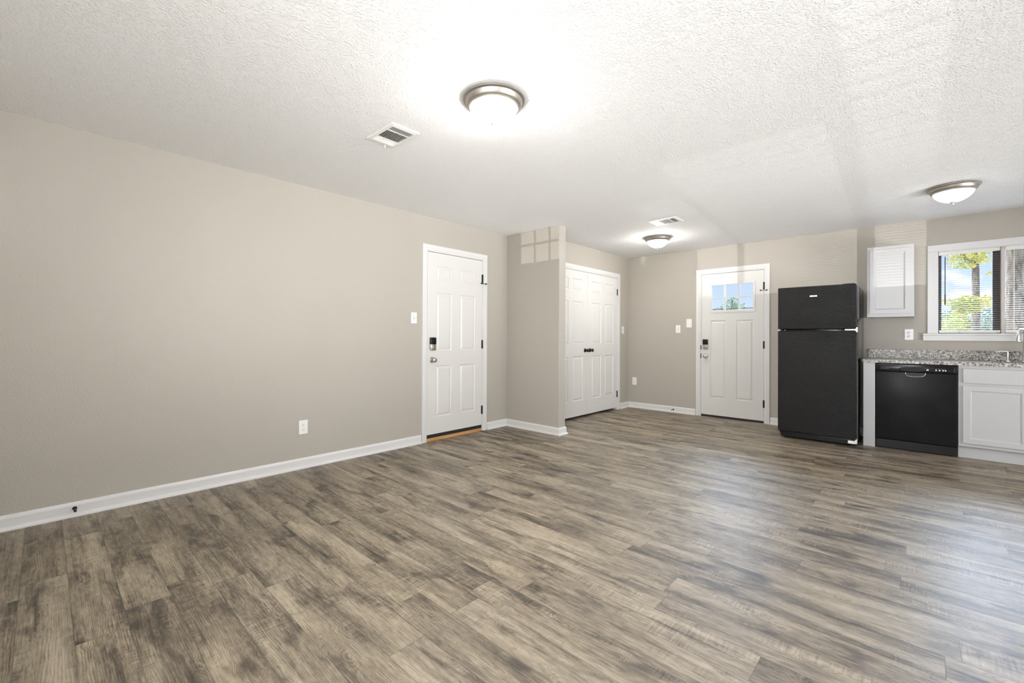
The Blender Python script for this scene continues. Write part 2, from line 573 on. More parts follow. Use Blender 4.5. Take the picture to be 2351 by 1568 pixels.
    def build(self, name, material, parent=None, loc=(0, 0, 0), smooth=None, kind=None):
        bm = self.bm
        bmesh.ops.remove_doubles(bm, verts=bm.verts, dist=1e-5)
        bmesh.ops.recalc_face_normals(bm, faces=bm.faces)
        off = Vector(loc)
        if parent is not None:
            off = WORLD[parent.name]
        for v in bm.verts:
            v.co -= off
        me = bpy.data.meshes.new(name)
        bm.to_mesh(me)
        bm.free()
        me.materials.append(material)
        o = bpy.data.objects.new(name, me)
        COL.objects.link(o)
        if parent is not None:
            o.parent = parent
        else:
            o.location = off
        WORLD[o.name] = off
        if smooth:
            for p in me.polygons:
                p.use_smooth = True
            try:
                me.set_sharp_from_angle(angle=math.radians(smooth))
            except Exception:
                pass
        if kind:
            o['kind'] = kind
        return o


WORLD = {}


def tag(o, label, cat, group=None, kind=None):
    o['label'] = label
    o['category'] = cat
    if group:
        o['group'] = group
    if kind:
        o['kind'] = kind
    return o


def empty(name, loc, label, cat, group=None, kind=None):
    o = bpy.data.objects.new(name, None)
    COL.objects.link(o)
    o.location = loc
    o.empty_display_size = 0.05
    WORLD[o.name] = Vector(loc)
    return tag(o, label, cat, group, kind)


def copy_tree(o, loc, label, group=None):
    def rec(s, p):
        c = s.copy()
        COL.objects.link(c)
        if p is not None:
            c.parent = p
        for ch in list(s.children):
            rec(ch, c)
        return c
    c = rec(o, None)
    c.location = loc
    c['label'] = label
    if group:
        c['group'] = group
    return c


# ------------------------------------------------------------------ room shell
XR, YB, YR, ZC = 6.5, 6.578, -0.4, 2.44
YP, XP, TP = 4.083, 0.838, 0.125
XCL = 0.389
T = 0.13


def grid_wall(mb, mk, u0, u1, z0, z1, holes):
    us = sorted({u0, u1, *[h[0] for h in holes], *[h[1] for h in holes]})
    zs = sorted({z0, z1, *[h[2] for h in holes], *[h[3] for h in holes]})
    for i in range(len(us) - 1):
        j0 = 0
        for j in range(len(zs) - 1):
            um, zm = (us[i] + us[i + 1]) / 2, (zs[j] + zs[j + 1]) / 2
            if any(h[0] < um < h[1] and h[2] < zm < h[3] for h in holes):
                continue
            mk(us[i], us[i + 1], zs[j], zs[j + 1])


mb = MB()
mb.box(-0.15, XR + 0.15, YR - 0.15, YB + 0.14, -0.12, 0.0)
tag(mb.build('floor', M['floor']), 'brown grey rustic wood plank floor of the whole room', 'floor', kind='structure')

mb = MB()
mb.box(-0.15, XR + 0.7, YR - 0.75, YB + 0.55, ZC, ZC + 0.2)
tag(mb.build('ceiling', M['ceiling']), 'white knockdown textured ceiling over the whole room', 'ceiling', kind='structure')

D1 = (2.838, 3.645)          # door 1 slab in y
mb = MB()
grid_wall(mb, lambda u0, u1, z0, z1: mb.box(-T, 0, u0, u1, z0, z1), YR - T, YP, 0, ZC, [(D1[0] - 0.02, D1[1] + 0.02, 0, 2.085)])
tag(mb.build('wall_left', M['wall']), 'long greige textured wall with the six panel entry door', 'wall', kind='structure')

mb = MB()
mb.box(-T, XP, YP, YP + TP, 0, ZC, 0.006, 2)
tag(mb.build('wall_partition', M['wall']), 'short greige stub wall standing out between entry door and closet doors', 'wall', kind='structure')

CL = (4.524, 6.203)          # closet opening in y
mb = MB()
grid_wall(mb, lambda u0, u1, z0, z1: mb.box(XCL - T, XCL, u0, u1, z0, z1), YP + TP, YB, 0, ZC, [(CL[0] - 0.015, CL[1] + 0.015, 0, 2.085)])
tag(mb.build('wall_closet', M['wall']), 'greige wall around the white double closet doors', 'wall', kind='structure')

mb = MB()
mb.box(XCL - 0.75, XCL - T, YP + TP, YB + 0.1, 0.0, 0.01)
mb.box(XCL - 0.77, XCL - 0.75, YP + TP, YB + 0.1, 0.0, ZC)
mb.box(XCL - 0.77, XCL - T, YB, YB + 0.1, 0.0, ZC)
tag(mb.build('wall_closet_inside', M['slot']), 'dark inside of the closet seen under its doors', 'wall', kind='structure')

D2 = (1.558, 2.370)          # door 2 slab in x
WX = (4.035, 4.985)          # kitchen window opening
WZ = (1.197, 2.080)
mb = MB()
grid_wall(mb, lambda u0, u1, z0, z1: mb.box(u0, u1, YB, YB + T, z0, z1), XCL - T, XR + T, 0, ZC,
          [(D2[0] - 0.02, D2[1] + 0.02, 0, 2.078), (WX[0], WX[1], WZ[0], WZ[1])])
tag(mb.build('wall_back', M['wall']), 'far greige wall with the glazed door, refrigerator and kitchen window', 'wall', kind='structure')

PD = (1.30, 3.30)            # made-up opening in the right wall, a way in for the fill
mb = MB()
grid_wall(mb, lambda u0, u1, z0, z1: mb.box(XR, XR + T, u0, u1, z0, z1), YR - T, YB + T, 0, ZC, [(PD[0], PD[1], 0.0, 2.08), (3.75, 5.15, 0.30, 2.08)])
tag(mb.build('wall_right', M['wall']), 'greige wall on the right beyond the kitchen', 'wall', kind='structure')

RD = (0.60, 1.49)            # rear door opening
RW = (2.272, 4.045, 1.02, 2.10)
mb = MB()
grid_wall(mb, lambda u0, u1, z0, z1: mb.box(u0, u1, YR - T, YR, z0, z1), -T, XR + T, 0, ZC, [(RD[0], RD[1], 0, 2.08), RW])
tag(mb.build('wall_rear', M['wall']), 'greige wall behind the viewpoint with window and door', 'wall', kind='structure')

# baseboards -------------------------------------------------------
BP = [(0, 0), (0.026, 0), (0.026, 0.008), (0.0225, 0.016), (0.015, 0.021), (0.012, 0.023), (0.012, 0.070), (0.009, 0.080), (0.004, 0.088), (0, 0.090)]


def base(name, label, segs):
    mb = MB()
    for p0, p1, out, m0, m1 in segs:
        mb.sweep(BP, p0, p1, out, m0, m1)
    return tag(mb.build(name, M['trim']), label, 'baseboard', kind='structure')


base('baseboard_left', 'white baseboard along the long greige wall, broken by the entry door',
     [((0, YR, 0), (0, D1[0] - 0.079, 0), (1, 0, 0), -1, 0), ((0, D1[1] + 0.079, 0), (0, YP, 0), (1, 0, 0), 0, -1)])
base('baseboard_partition', 'white baseboard wrapping the end of the stub wall',
     [((0, YP, 0), (XP, YP, 0), (0, -1, 0), -1, 1), ((XP, YP, 0), (XP, YP + TP, 0), (1, 0, 0), 1, 1), ((XP, YP + TP, 0), (XCL, YP + TP, 0), (0, 1, 0), 1, -1)])
base('baseboard_closet', 'short white baseboard beside the closet doors',
     [((XCL, CL[1] + 0.075, 0), (XCL, YB, 0), (1, 0, 0), 0, -1), ((XCL, YP + TP, 0), (XCL, CL[0] - 0.075, 0), (1, 0, 0), -1, 0)])
base('baseboard_back', 'white baseboard on the far wall either side of the glazed door',
     [((XCL, YB, 0), (D2[0] - 0.079, YB, 0), (0, -1, 0), -1, 0), ((D2[1] + 0.079, YB, 0), (3.455, YB, 0), (0, -1, 0), 0, 0)])
base('baseboard_right', 'white baseboard of the right wall',
     [((XR, PD[0] - 0.01, 0), (XR, YR, 0), (-1, 0, 0), 0, -1), ((XR, YB, 0), (XR, PD[1] + 0.01, 0), (-1, 0, 0), -1, 0)])
base('baseboard_rear', 'white baseboard of the rear wall',
     [((RD[0] - 0.01, YR, 0), (0, YR, 0), (0, 1, 0), 0, -1), ((XR, YR, 0), (RD[1] + 0.01, YR, 0), (0, 1, 0), -1, 0)])


# ------------------------------------------------------------------ doors and casings
def fr(axis, plane):
    """returns point maker (u along wall, n out of wall into the room, z)"""
    if axis == 'x+':       # wall faces +x, u = y
        return lambda u, n, z: (plane + n, u, z)
    if axis == 'y-':       # wall faces -y, u = x
        return lambda u, n, z: (u, plane - n, z)
    if axis == 'y+':
        return lambda u, n, z: (u, plane + n, z)
    if axis == 'x-':
        return lambda u, n, z: (plane - n, u, z)


def pbox(mb, P, u0, u1, n0, n1, z0, z1, bev=0.0, seg=2):
    p, q = P(u0, n0, z0), P(u1, n1, z1)
    mb.box(min(p[0], q[0]), max(p[0], q[0]), min(p[1], q[1]), max(p[1], q[1]), min(p[2], q[2]), max(p[2], q[2]), bev, seg)


def casing(name, label, P, u0, u1, ztop, cw=0.058, jamb_depth=T, rev=0.004, stop=True):
    """door casing with stepped face plus jambs; u0..u1 = slab edges"""
    mb = MB()
    g = 0.014
    a0, a1 = u0 - g, u1 + g       # inner edges of casing
    zt = ztop + g
    for (p, q) in ((a0 - cw, a0), (a1, a1 + cw)):
        pbox(mb, P, p, q, 0, 0.011, 0, zt - 0.0002)
    pbox(mb, P, a0 - cw, a1 + cw, 0, 0.011, zt, zt + cw)
    # raised outer band
    pbox(mb, P, a0 - cw, a0 - cw * 0.35, 0.0112, 0.016, 0, zt + cw * 0.35 - 0.0003, 0.002)
    pbox(mb, P, a1 + cw * 0.35, a1 + cw, 0.0112, 0.016, 0, zt + cw * 0.35 - 0.0003, 0.002)
    pbox(mb, P, a0 - cw, a1 + cw, 0.0112, 0.016, zt + cw * 0.35, zt + cw, 0.002)
    # jambs lining the opening
    pbox(mb, P, u0 - 0.019, u0 - 0.003, -jamb_depth, 0.002, 0, ztop + 0.003)
    pbox(mb, P, u1 + 0.003, u1 + 0.019, -jamb_depth, 0.002, 0, ztop + 0.003)
    pbox(mb, P, u0 - 0.019, u1 + 0.019, -jamb_depth, 0.002, ztop + 0.003, ztop + 0.019)
    # stops behind the slab
    if stop:
        pbox(mb, P, u0 - 0.004, u0 + 0.012, -0.07, -0.042, 0, ztop)
        pbox(mb, P, u1 - 0.012, u1 + 0.004, -0.07, -0.042, 0, ztop)
        pbox(mb, P, u0, u1, -0.07, -0.042, ztop - 0.012, ztop + 0.003)
    return tag(mb.build(name, M['trim']), label, 'door trim', kind='structure')


STICK = [(0.004, -0.007), (0.013, -0.010), (0.017, -0.010), (0.034, -0.002), (0.038, -0.001)]


def hinges(door, P, u, zs, stop=0, stop_dir=1):
    for i, z in enumerate(zs):
        mb = MB()
        mb.lathe(P(u, 0.006, z - 0.052), (0, 0, 1), [(0, 0), (0.005, 0.001), (0.0065, 0.004), (0.0065, 0.100), (0.005, 0.103), (0, 0.104)], 12)
        pbox(mb, P, u - 0.012, u + 0.012, -0.004, 0.003, z - 0.05, z + 0.05)
        h = mb.build('hinge', M['hinge'], door, smooth=40)
        if stop and i == 0:
            mb = MB()
            mb.tube([P(u - 0.036, 0.03, z - 0.062), P(u, 0.008, z - 0.060), P(u + 0.036 * stop_dir, 0.03, z - 0.062)], 0.0035, 8)
            mb.lathe(P(u + 0.036, 0.03, z - 0.062), P(0, 1, 0) if False else (0.3, -0.7, 0), [(0.008, -0.008), (0.009, 0.008)], 12)
            mb.lathe(P(u - 0.036, 0.03, z - 0.062), (0.3, -0.7, 0), [(0.008, -0.008), (0.009, 0.008)], 12)
            mb.build('hinge_pin_stop', M['rubber'], door, smooth=40)


def nvec(P):
    p, q = Vector(P(0, 1, 0)), Vector(P(0, 0, 0))
    return q, (p - q)


def lockset(door, P, u, zlock, zknob, s0):
    q, n = nvec(P)
    mb = MB()
    pbox(mb, P, u - 0.035, u + 0.035, s0, s0 + 0.026, zlock - 0.068, zlock + 0.072, 0.006, 3)
    d = mb.build('deadbolt', M['nickel'], door, smooth=40)
    mb = MB()
    pbox(mb, P, u - 0.036, u + 0.036, s0 + 0.004, s0 + 0.031, zlock - 0.003, zlock + 0.073, 0.005, 3)
    mb.build('battery_cover', M['black'], d, smooth=40)
    mb = MB()
    mb.lathe(P(u, s0 + 0.02, zlock - 0.036), n, [(0.021, 0), (0.021, 0.010), (0.017, 0.014), (0, 0.015)], 24)
    pbox(mb, P, u - 0.021, u + 0.021, s0 + 0.03, s0 + 0.046, zlock - 0.042, zlock - 0.030, 0.004)
    mb.build('thumb_turn', M['nickel'], d, smooth=40)
    mb = MB()
    mb.lathe(P(u, s0, zknob), n, [(0.033, 0), (0.033, 0.004), (0.029, 0.009), (0.014, 0.012), (0.0115, 0.024), (0.014, 0.032), (0.023, 0.038), (0.027, 0.047), (0.0265, 0.056), (0.021, 0.063), (0.009, 0.066), (0, 0.0665)], 32)
    mb.build('door_knob', M['nickel'], door, smooth=50)


# door 1 (six panels) ---------------------------------------------
P1 = fr('x+', 0.0)
casing('trim_1', 'white casing around the six panel entry door', P1, D1[0], D1[1], 2.066)
d1 = empty('door_1', (0, D1[0], 0.073), 'white six panel entry door with keypad deadbolt, on the long wall', 'door', kind='structure')
mb = MB()
cols = [(0.118, 0.341), (0.457, 0.700)]
rows = [(0.183, 0.747), (0.907, 1.549), (1.687, 1.842)]
mb.ringpanel((0.0, D1[0], 0.073), (0, 1, 0), (0, 0, 1), (1, 0, 0), D1[1] - D1[0], 1.990, [(c[0], c[1], r_[0], r_[1]) for c in cols for r_ in rows], STICK, 0.040)
mb.build('slab', M['door'], d1)
mb = MB()
mb.box(-0.038, -0.002, D1[0] + 0.001, D1[1] - 0.001, 0.034, 0.073)
mb.build('door_sweep', M['rubber'], d1)
hinges(d1, P1, D1[1] + 0.003, (1.845, 1.050, 0.255), stop=1)
lockset(d1, P1, 2.902, 1.058, 0.886, 0.0)
mb = MB()
mb.box(-0.125, 0.004, D1[0] - 0.001, D1[1] + 0.001, 0.0, 0.034, 0.003)
tag(mb.build('threshold', M['oak']), 'raw oak threshold strip under the six panel entry door', 'threshold', kind='structure')

# closet pair ------------------------------------------------------
P3 = fr('x+', XCL)
casing('trim_2', 'white casing around the double closet doors', P3, CL[0], CL[1], 2.074, stop=False)
mid = 5.362
crow = [(0.212, 0.835), (1.010, 1.610), (1.758, 1.922)]
for i, (nm, y0, y1, lab) in enumerate((('door_2', CL[0], mid - 0.0015, 'white closet door leaf next to the stub wall, partly hidden by it'),
                                       ('door_3', mid + 0.0015, CL[1], 'white closet door leaf hinged on the side of the far corner'))):
    d = empty(nm, (XCL, y0, 0.035), lab, 'door', 'pair of closet doors', kind='structure')
    mb = MB()
    w = y1 - y0
    cc = [(0.112, 0.367), (w - 0.367, w - 0.112)]
    mb.ringpanel((XCL, y0, 0.035), (0, 1, 0), (0, 0, 1), (1, 0, 0), w, 2.037, [(c[0], c[1], r_[0], r_[1]) for c in cc for r_ in crow], STICK, 0.035)
    mb.build('slab', M['door'], d)
    ky = mid - 0.062 if i == 0 else mid + 0.062
    mb = MB()
    mb.lathe((XCL, ky, 0.952), (1, 0, 0), [(0.030, 0), (0.030, 0.004), (0.026, 0.010), (0.012, 0.013), (0.010, 0.024), (0.013, 0.031), (0.021, 0.038), (0.024, 0.046), (0.022, 0.056), (0.013, 0.062), (0, 0.063)], 28)
    mb.build('door_knob', M['bronze'], d, smooth=50)
    if i == 1:
        hinges(d, P3, y1 + 0.003, (1.854, 0.247))
    else:
        hinges(d, P3, y0 - 0.003, (1.854, 0.247))

# door 2 (glazed, back wall) ---------------------------------------
P2 = fr('y-', YB)
casing('trim_3', 'white casing around the glazed back door', P2, D2[0], D2[1], 2.060)
d2 = empty('door_4', (D2[0], YB, 0.03), 'white door with six small panes beside the refrigerator', 'door', kind='structure')
mb = MB()
LX = (1.690 - D2[0], 2.255 - D2[0])
LZ = (1.512 - 0.03, 1.905 - 0.03)
mb.ringpanel((D2[0], YB, 0.03), (1, 0, 0), (0, 0, 1), (0, -1, 0), D2[1] - D2[0], 2.027, [(0.128, 0.334, 0.243, 1.358), (0.472, 0.690, 0.243, 1.358)], STICK, 0.042, holes=[(LX[0], LX[1], LZ[0], LZ[1])])
mb.build('slab', M['door'], d2)
mb = MB()
x0, x1, z0, z1 = D2[0] + LX[0], D2[0] + LX[1], 0.03 + LZ[0], 0.03 + LZ[1]
for (p, q, s_, t_) in ((x0 - 0.016, x0 + 0.013, z0 + 0.0183, z1 - 0.0123), (x1 - 0.013, x1 + 0.013, z0 + 0.0183, z1 - 0.0123), (x0 - 0.016, x1 + 0.013, z0 - 0.016, z0 + 0.018), (x0 - 0.016, x1 + 0.013, z1 - 0.012, z1 + 0.012)):
    mb.box(p, q, YB - 0.010, YB + 0.012, s_, t_, 0.002)
lf = mb.build('lite_frame', M['door'], d2)
mb = MB()
for xm in (1.879, 2.066):
    mb.box(xm - 0.0115, xm + 0.0115, YB - 0.006, YB + 0.010, z0 + 0.01, z1 - 0.01, 0.002)
mb.box(x0 + 0.01, x1 - 0.01, YB - 0.002, YB + 0.010, 1.709 - 0.006, 1.709 + 0.006, 0.002)
mb.build('muntins', M['door'], d2)
mb = MB()
mb.box(x0 + 0.002, x1 - 0.002, YB + 0.014, YB + 0.018, z0 + 0.002, z1 - 0.002)
mb.build('glass', M['glass'], d2)
mb = MB()
mb.box(D2[0] - 0.002, D2[1] + 0.002, YB + 0.003, YB + 0.045, 0.0004, 0.0302)
mb.build('door_sweep', M['rubber'], d2)
hinges(d2, P2, D2[1] + 0.003, (1.840, 1.048, 0.257), stop=1)
lockset(d2, P2, 1.620, 1.044, 0.874, 0.0)
mb = MB()
for zz, hh in ((1.000, 0.030), (0.875, 0.034)):
    mb.box(D2[0] - 0.011, D2[0] - 0.001, YB - 0.006, YB + 0.004, zz - hh, zz + hh, 0.002)
mb.build('strike_plate', M['hinge'], d2)

# rear door and rear window (behind the camera, they let the light in) ------------
rd = empty('door_5', (RD[0], YR, 0.0), 'white rear door with six small panes behind the viewpoint', 'door', kind='structure')
mb = MB()
w = RD[1] - RD[0]
hx = (0.154, 0.744)
mb.ringpanel((RD[0], YR - 0.02, 0.0), (1, 0, 0), (0, 0, 1), (0, 1, 0), w, 2.08, [(0.12, 0.38, 0.25, 1.38), (0.50, 0.76, 0.25, 1.38)], STICK, 0.042, holes=[(hx[0], hx[1], 1.577, 1.957)])
for xm in (RD[0] + 0.350, RD[0] + 0.547):
    mb.box(xm - 0.012, xm + 0.012, YR - 0.05, YR - 0.03, 1.577, 1.957)
mb.box(RD[0] + hx[0], RD[0] + hx[1], YR - 0.05, YR - 0.03, 1.760, 1.785)
mb.build('slab', M['door'], rd)

rw = empty('window_2', ((RW[0] + RW[1]) / 2, YR, RW[2]), 'wide rear window with white blinds behind the viewpoint', 'window', kind='structure')
mb = MB()
for (p, q) in ((RW[0], RW[0] + 0.03), (2.690, 2.746), (3.607, 3.720), (RW[1] - 0.02, RW[1])):
    mb.box(p, q, YR - 0.12, YR - 0.03, RW[2], RW[3])
mb.box(RW[0], RW[1], YR - 0.12, YR - 0.03, RW[2], RW[2] + 0.04)
mb.box(RW[0], RW[1], YR - 0.12, YR - 0.03, RW[3] - 0.04, RW[3])
mb.build('window_frame', M['trim'], rw)
mb = MB()
k = 0
z = RW[2] + 0.05
while z < RW[3] - 0.05:
    for (p, q) in ((2.305, 2.690), (2.746, 3.607), (3.720, 4.022)):
        mb.box(p, q, YR - 0.045, YR - 0.020, z, z + 0.0008)
    z += 0.0222
mb.build('blind_slats', M['blind'], rw)
mb = MB()
mb.box(2.30, 2.690, YR - 0.012, YR - 0.004, 1.825, RW[3] - 0.03)
mb.box(2.746, 3.607, YR - 0.012, YR - 0.004, 1.915, RW[3] - 0.03)
mb.build('light_blocker', M['blind'], rw)  # unseen panels added to cut the sun glint short on the ceiling

pw = empty('fill_opening_front', (XR, PD[0], 0.0), 'added unseen patio door opening that lets fill light in by the right wall', 'patio door', kind='structure')  # made-up opening and frame, put in to admit the added lamps
mb = MB()
for (p, q) in ((PD[0], PD[0] + 0.05), (2.27, 2.33), (PD[1] - 0.05, PD[1])):
    mb.box(XR + 0.04, XR + 0.09, p, q, 0, 2.08)
mb.box(XR + 0.04, XR + 0.09, PD[0], PD[1], 2.03, 2.08)
mb.box(XR + 0.04, XR + 0.09, PD[0], PD[1], 0.0, 0.03)
mb.build('window_frame', M['trim'], pw)
mb = MB()
mb.box(XR + 0.012, XR + 0.020, PD[0] + 0.01, PD[1] - 0.01, 1.36, 2.07)
mb.build('light_blocker', M['blind'], pw)  # unseen panel added to keep fill light off the near ceiling

sw = empty('fill_opening_back', (XR, 4.45, 0.30), 'added unseen window opening that lets fill light in by the right wall', 'window', kind='structure')  # second made-up opening with frame, added to light the back region
mb = MB()
for (p, q) in ((3.75, 3.80), (4.42, 4.48), (5.10, 5.15)):
    mb.box(XR + 0.03, XR + 0.08, p, q, 0.30, 2.08)
mb.box(XR + 0.03, XR + 0.08, 3.75, 5.15, 0.30, 0.34)
mb.box(XR + 0.03, XR + 0.08, 3.75, 5.15, 2.04, 2.08)
mb.build('window_frame', M['trim'], sw)
mb = MB()
mb.box(XR + 0.012, XR + 0.020, 3.76, 5.14, 1.36, 2.07)
mb.build('light_blocker', M['blind'], sw)  # another added panel, limiting how steeply the fill climbs

# ------------------------------------------------------------------ kitchen window
wn = empty('window_1', (4.51, YB, WZ[0]), 'white cased kitchen window over the sink with a view of trees', 'window', kind='structure')
mb = MB()
CW = 0.077
cx0, cx1, cz1 = WX[0] - CW, WX[1] + CW, WZ[1] + 0.070
for (p, q, s_, t_) in ((cx0, WX[0], WZ[0] + 0.0005, WZ[1] - 0.0005), (WX[1], cx1, WZ[0] + 0.0005, WZ[1] - 0.0005), (cx0, cx1, WZ[1], cz1)):
    mb.box(p, q, YB - 0.016, YB - 0.0003, s_, t_, 0.002)
# reveal boards
mb.box(WX[0] - 0.001, WX[0] + 0.008, YB - 0.004, YB + 0.085, WZ[0], WZ[1])
mb.box(WX[1] - 0.008, WX[1] + 0.001, YB - 0.004, YB + 0.085, WZ[0], WZ[1])
mb.box(WX[0], WX[1], YB - 0.004, YB + 0.085, WZ[1] - 0.008, WZ[1] + 0.001)
mb.build('window_casing', M['trim'], wn)
mb = MB()
mb.box(cx0 - 0.036, cx1 + 0.036, YB - 0.036, YB + 0.085, WZ[0] - 0.019, WZ[0], 0.004)
mb.box(cx0 - 0.036, cx1 + 0.036, YB - 0.024, YB, 1.119, WZ[0] - 0.017, 0.003)
mb.build('window_sill', M['trim'], wn)
mb = MB()
for (p, q) in ((WX[0] + 0.008, WX[0] + 0.034), (4.445, 4.500), (WX[1] - 0.034, WX[1] - 0.008)):
    mb.box(p, q, YB + 0.085, YB + 0.115, WZ[0], WZ[1], 0.002)
mb.box(WX[0], WX[1], YB + 0.085, YB + 0.115, WZ[0], WZ[0] + 0.03, 0.002)
mb.box(WX[0], WX[1], YB + 0.085, YB + 0.115, WZ[1] - 0.03, WZ[1], 0.002)
mb.build('window_frame', M['alum'], wn)
mb = MB()
mb.box(4.497, 4.523, YB + 0.004, YB + 0.084, WZ[0], WZ[1] - 0.01, 0.002)
mb.build('mullion', M['tan_alum'], wn)
mb = MB()
mb.box(WX[0] + 0.01, WX[1] - 0.01, YB + 0.098, YB + 0.102, WZ[0] + 0.01, WZ[1] - 0.01)
mb.build('glass', M['glass'], wn)


def mini_blind(x0, x1, label, wand):
    o = empty('mini_blind', ((x0 + x1) / 2, YB + 0.035, WZ[1] - 0.01), label, 'blind', 'mini blinds in the kitchen window')
    y0, y1 = YB + 0.022, YB + 0.047
    mb = MB()
    mb.box(x0, x1, YB + 0.018, YB + 0.050, WZ[1] - 0.042, WZ[1] - 0.008, 0.002)
    mb.build('headrail', M['blind'], o)
    mb = MB()
    z = WZ[0] + 0.052
    while z < WZ[1] - 0.05:
        n = 4
        for k in range(n):
            f0, f1 = k / n, (k + 1) / n
            ya, yb = y0 + (y1 - y0) * f0, y0 + (y1 - y0) * f1
            za, zb = z + 0.0022 * f0 + 0.0004 * (1 - (2 * f0 - 1) ** 2), z + 0.0022 * f1 + 0.0004 * (1 - (2 * f1 - 1) ** 2)
            mb.face([(x0 + 0.003, ya, za), (x1 - 0.003, ya, za), (x1 - 0.003, yb, zb), (x0 + 0.003, yb, zb)])
        z += 0.0217
    mb.build('slats', M['blind'], o)
    mb = MB()
    for xx in (x0 + 0.06, x1 - 0.06):
        for yy in (y0, y1):
            mb.box(xx - 0.0007, xx + 0.0007, yy - 0.0007, yy + 0.0007, WZ[0] + 0.03, WZ[1] - 0.03)
    mb.build('ladder_cord', M['blind'], o)
    mb = MB()
    mb.box(x0 + 0.002, x1 - 0.002, YB + 0.018, YB + 0.046, WZ[0] + 0.004, WZ[0] + 0.034, 0.003)
    mb.build('bottom_rail', M['blind'], o)
    for xx in (x0 + 0.16, x1 - 0.012):
        mb = MB()
        mb.lathe((xx, YB + 0.018, WZ[0] + 0.018), (0, -1, 0), [(0.011, 0), (0.011, 0.006), (0.008, 0.009), (0, 0.010)], 16)
        mb.build('rail_button', M['clear'], o, smooth=40)
    if wand:
        mb = MB()
        mb.tube([(4.095, YB + 0.012, 2.018), (4.095, YB + 0.010, 1.505)], 0.0038, 6)
        mb.lathe((4.095, YB + 0.010, 1.50), (0, 0, 1), [(0.004, 0), (0.0055, 0.02), (0.0055, 0.11), (0.004, 0.12)], 8)
        mb.build('tilt_wand', M['wand'], o, smooth=40)
    return o


mini_blind(WX[0] + 0.012, 4.494, 'white mini blind with dark tilt wand in the kitchen window', True)
mini_blind(4.526, WX[1] - 0.012, 'white mini blind behind the faucet, covering the window half with the big trunk', False)


# ------------------------------------------------------------------ wall plates
def plate_base(name, P, u, z, w, h, label, cat, group):
    o = empty(name, P(u, 0, z), label, cat, group)
    mb = MB()
    pbox(mb, P, u - w / 2, u + w / 2, 0, 0.006, z - h / 2, z + h / 2, 0.0025)
    mb.build('plate', M['plastic'], o)
    return o


def switch(P, u, z, label):
    o = plate_base('light_switch', P, u, z, 0.070, 0.116, label, 'light switch', 'light switches')
    mb = MB()
    pbox(mb, P, u - 0.005, u + 0.005, 0.004, 0.0068, z - 0.012, z + 0.012)
    q, n = nvec(P)
    for dz in (0.030, -0.030):
        mb.lathe(P(u, 0.005, z + dz), n, [(0.003, 0), (0.003, 0.0016), (0, 0.002)], 10)
    mb.build('screws', M['greyslot'], o)
    mb = MB()
    pbox(mb, P, u - 0.0042, u + 0.0042, 0.004, 0.017, z - 0.003, z + 0.010, 0.0015)
    mb.build('toggle', M['plastic'], o)
    return o


def outlet(P, u, z, label):
    o = plate_base('wall_outlet', P, u, z, 0.074, 0.120, label, 'outlet', 'wall outlets')
    q, n = nvec(P)
    for s_ in (1, -1):
        mb = MB()
        mb.lathe(P(u, 0.0045, z + s_ * 0.0195), n, [(0.0165, 0), (0.0165, 0.0028), (0.0155, 0.0035), (0, 0.0036)], 28)
        f = mb.build('receptacle', M['plastic'], o, smooth=40)
        mb = MB()
        for du in (-0.0062, 0.0062):
            pbox(mb, P, u + du - 0.0014, u + du + 0.0014, 0.007, 0.0086, z + s_ * 0.0195 + 0.001, z + s_ * 0.0195 + 0.010)
        mb.lathe(P(u, 0.007, z + s_ * 0.0195 - 0.006), n, [(0.0028, 0), (0.0028, 0.0016), (0, 0.0017)], 10)
        mb.build('slots', M['greyslot'], f)
    return o


switch(P1, 2.664, 1.336, 'white light switch on the long wall beside the six panel entry door')
outlet(P1, 1.541, 0.354, 'white duplex outlet low on the long greige wall')
switch(P3, 6.384, 1.260, 'white light switch between the closet casing and the far corner')
switch(P2, 1.214, 1.270, 'white light switch on the far wall, near the blank plate')
pl = empty('blank_plate', P2(1.382, 0, 1.354), 'blank white cover plate next to the glazed door', 'wall plate')
mb = MB()
pbox(mb, P2, 1.341, 1.423, 0, 0.012, 1.289, 1.419, 0.004)
mb.build('cover', M['plastic'], pl)
outlet(P2, 0.500, 0.431, 'white outlet low on the far wall close to the closet corner')
outlet(P2, 3.808, 1.186, 'white outlet above the granite backsplash under the wall cabinet')


# door stops on the baseboards
def doorstop(P, u, z, n0, label):
    q, n = nvec(P)
    o = empty('door_stop', P(u, n0, z), label, 'door stop', 'baseboard door stops')
    mb = MB()
    mb.lathe(P(u, n0, z), n, [(0.0115, 0), (0.0115, 0.003), (0.006, 0.008), (0.0035, 0.011), (0.0032, 0.050), (0.004, 0.055)], 20)
    mb.build('post', M['bronze'], o, smooth=50)
    mb = MB()
    mb.lathe(P(u, n0 + 0.053, z), n, [(0.0065, 0), (0.0075, 0.003), (0.007, 0.012), (0.004, 0.015), (0, 0.0155)], 20)
    mb.build('rubber_tip', M['rubber'], o, smooth=50)


doorstop(P1, 0.146, 0.052, 0.012, 'dark bronze door stop on the long wall baseboard')
doorstop(P2, 1.150, 0.046, 0.012, 'dark bronze door stop on the far wall baseboard')


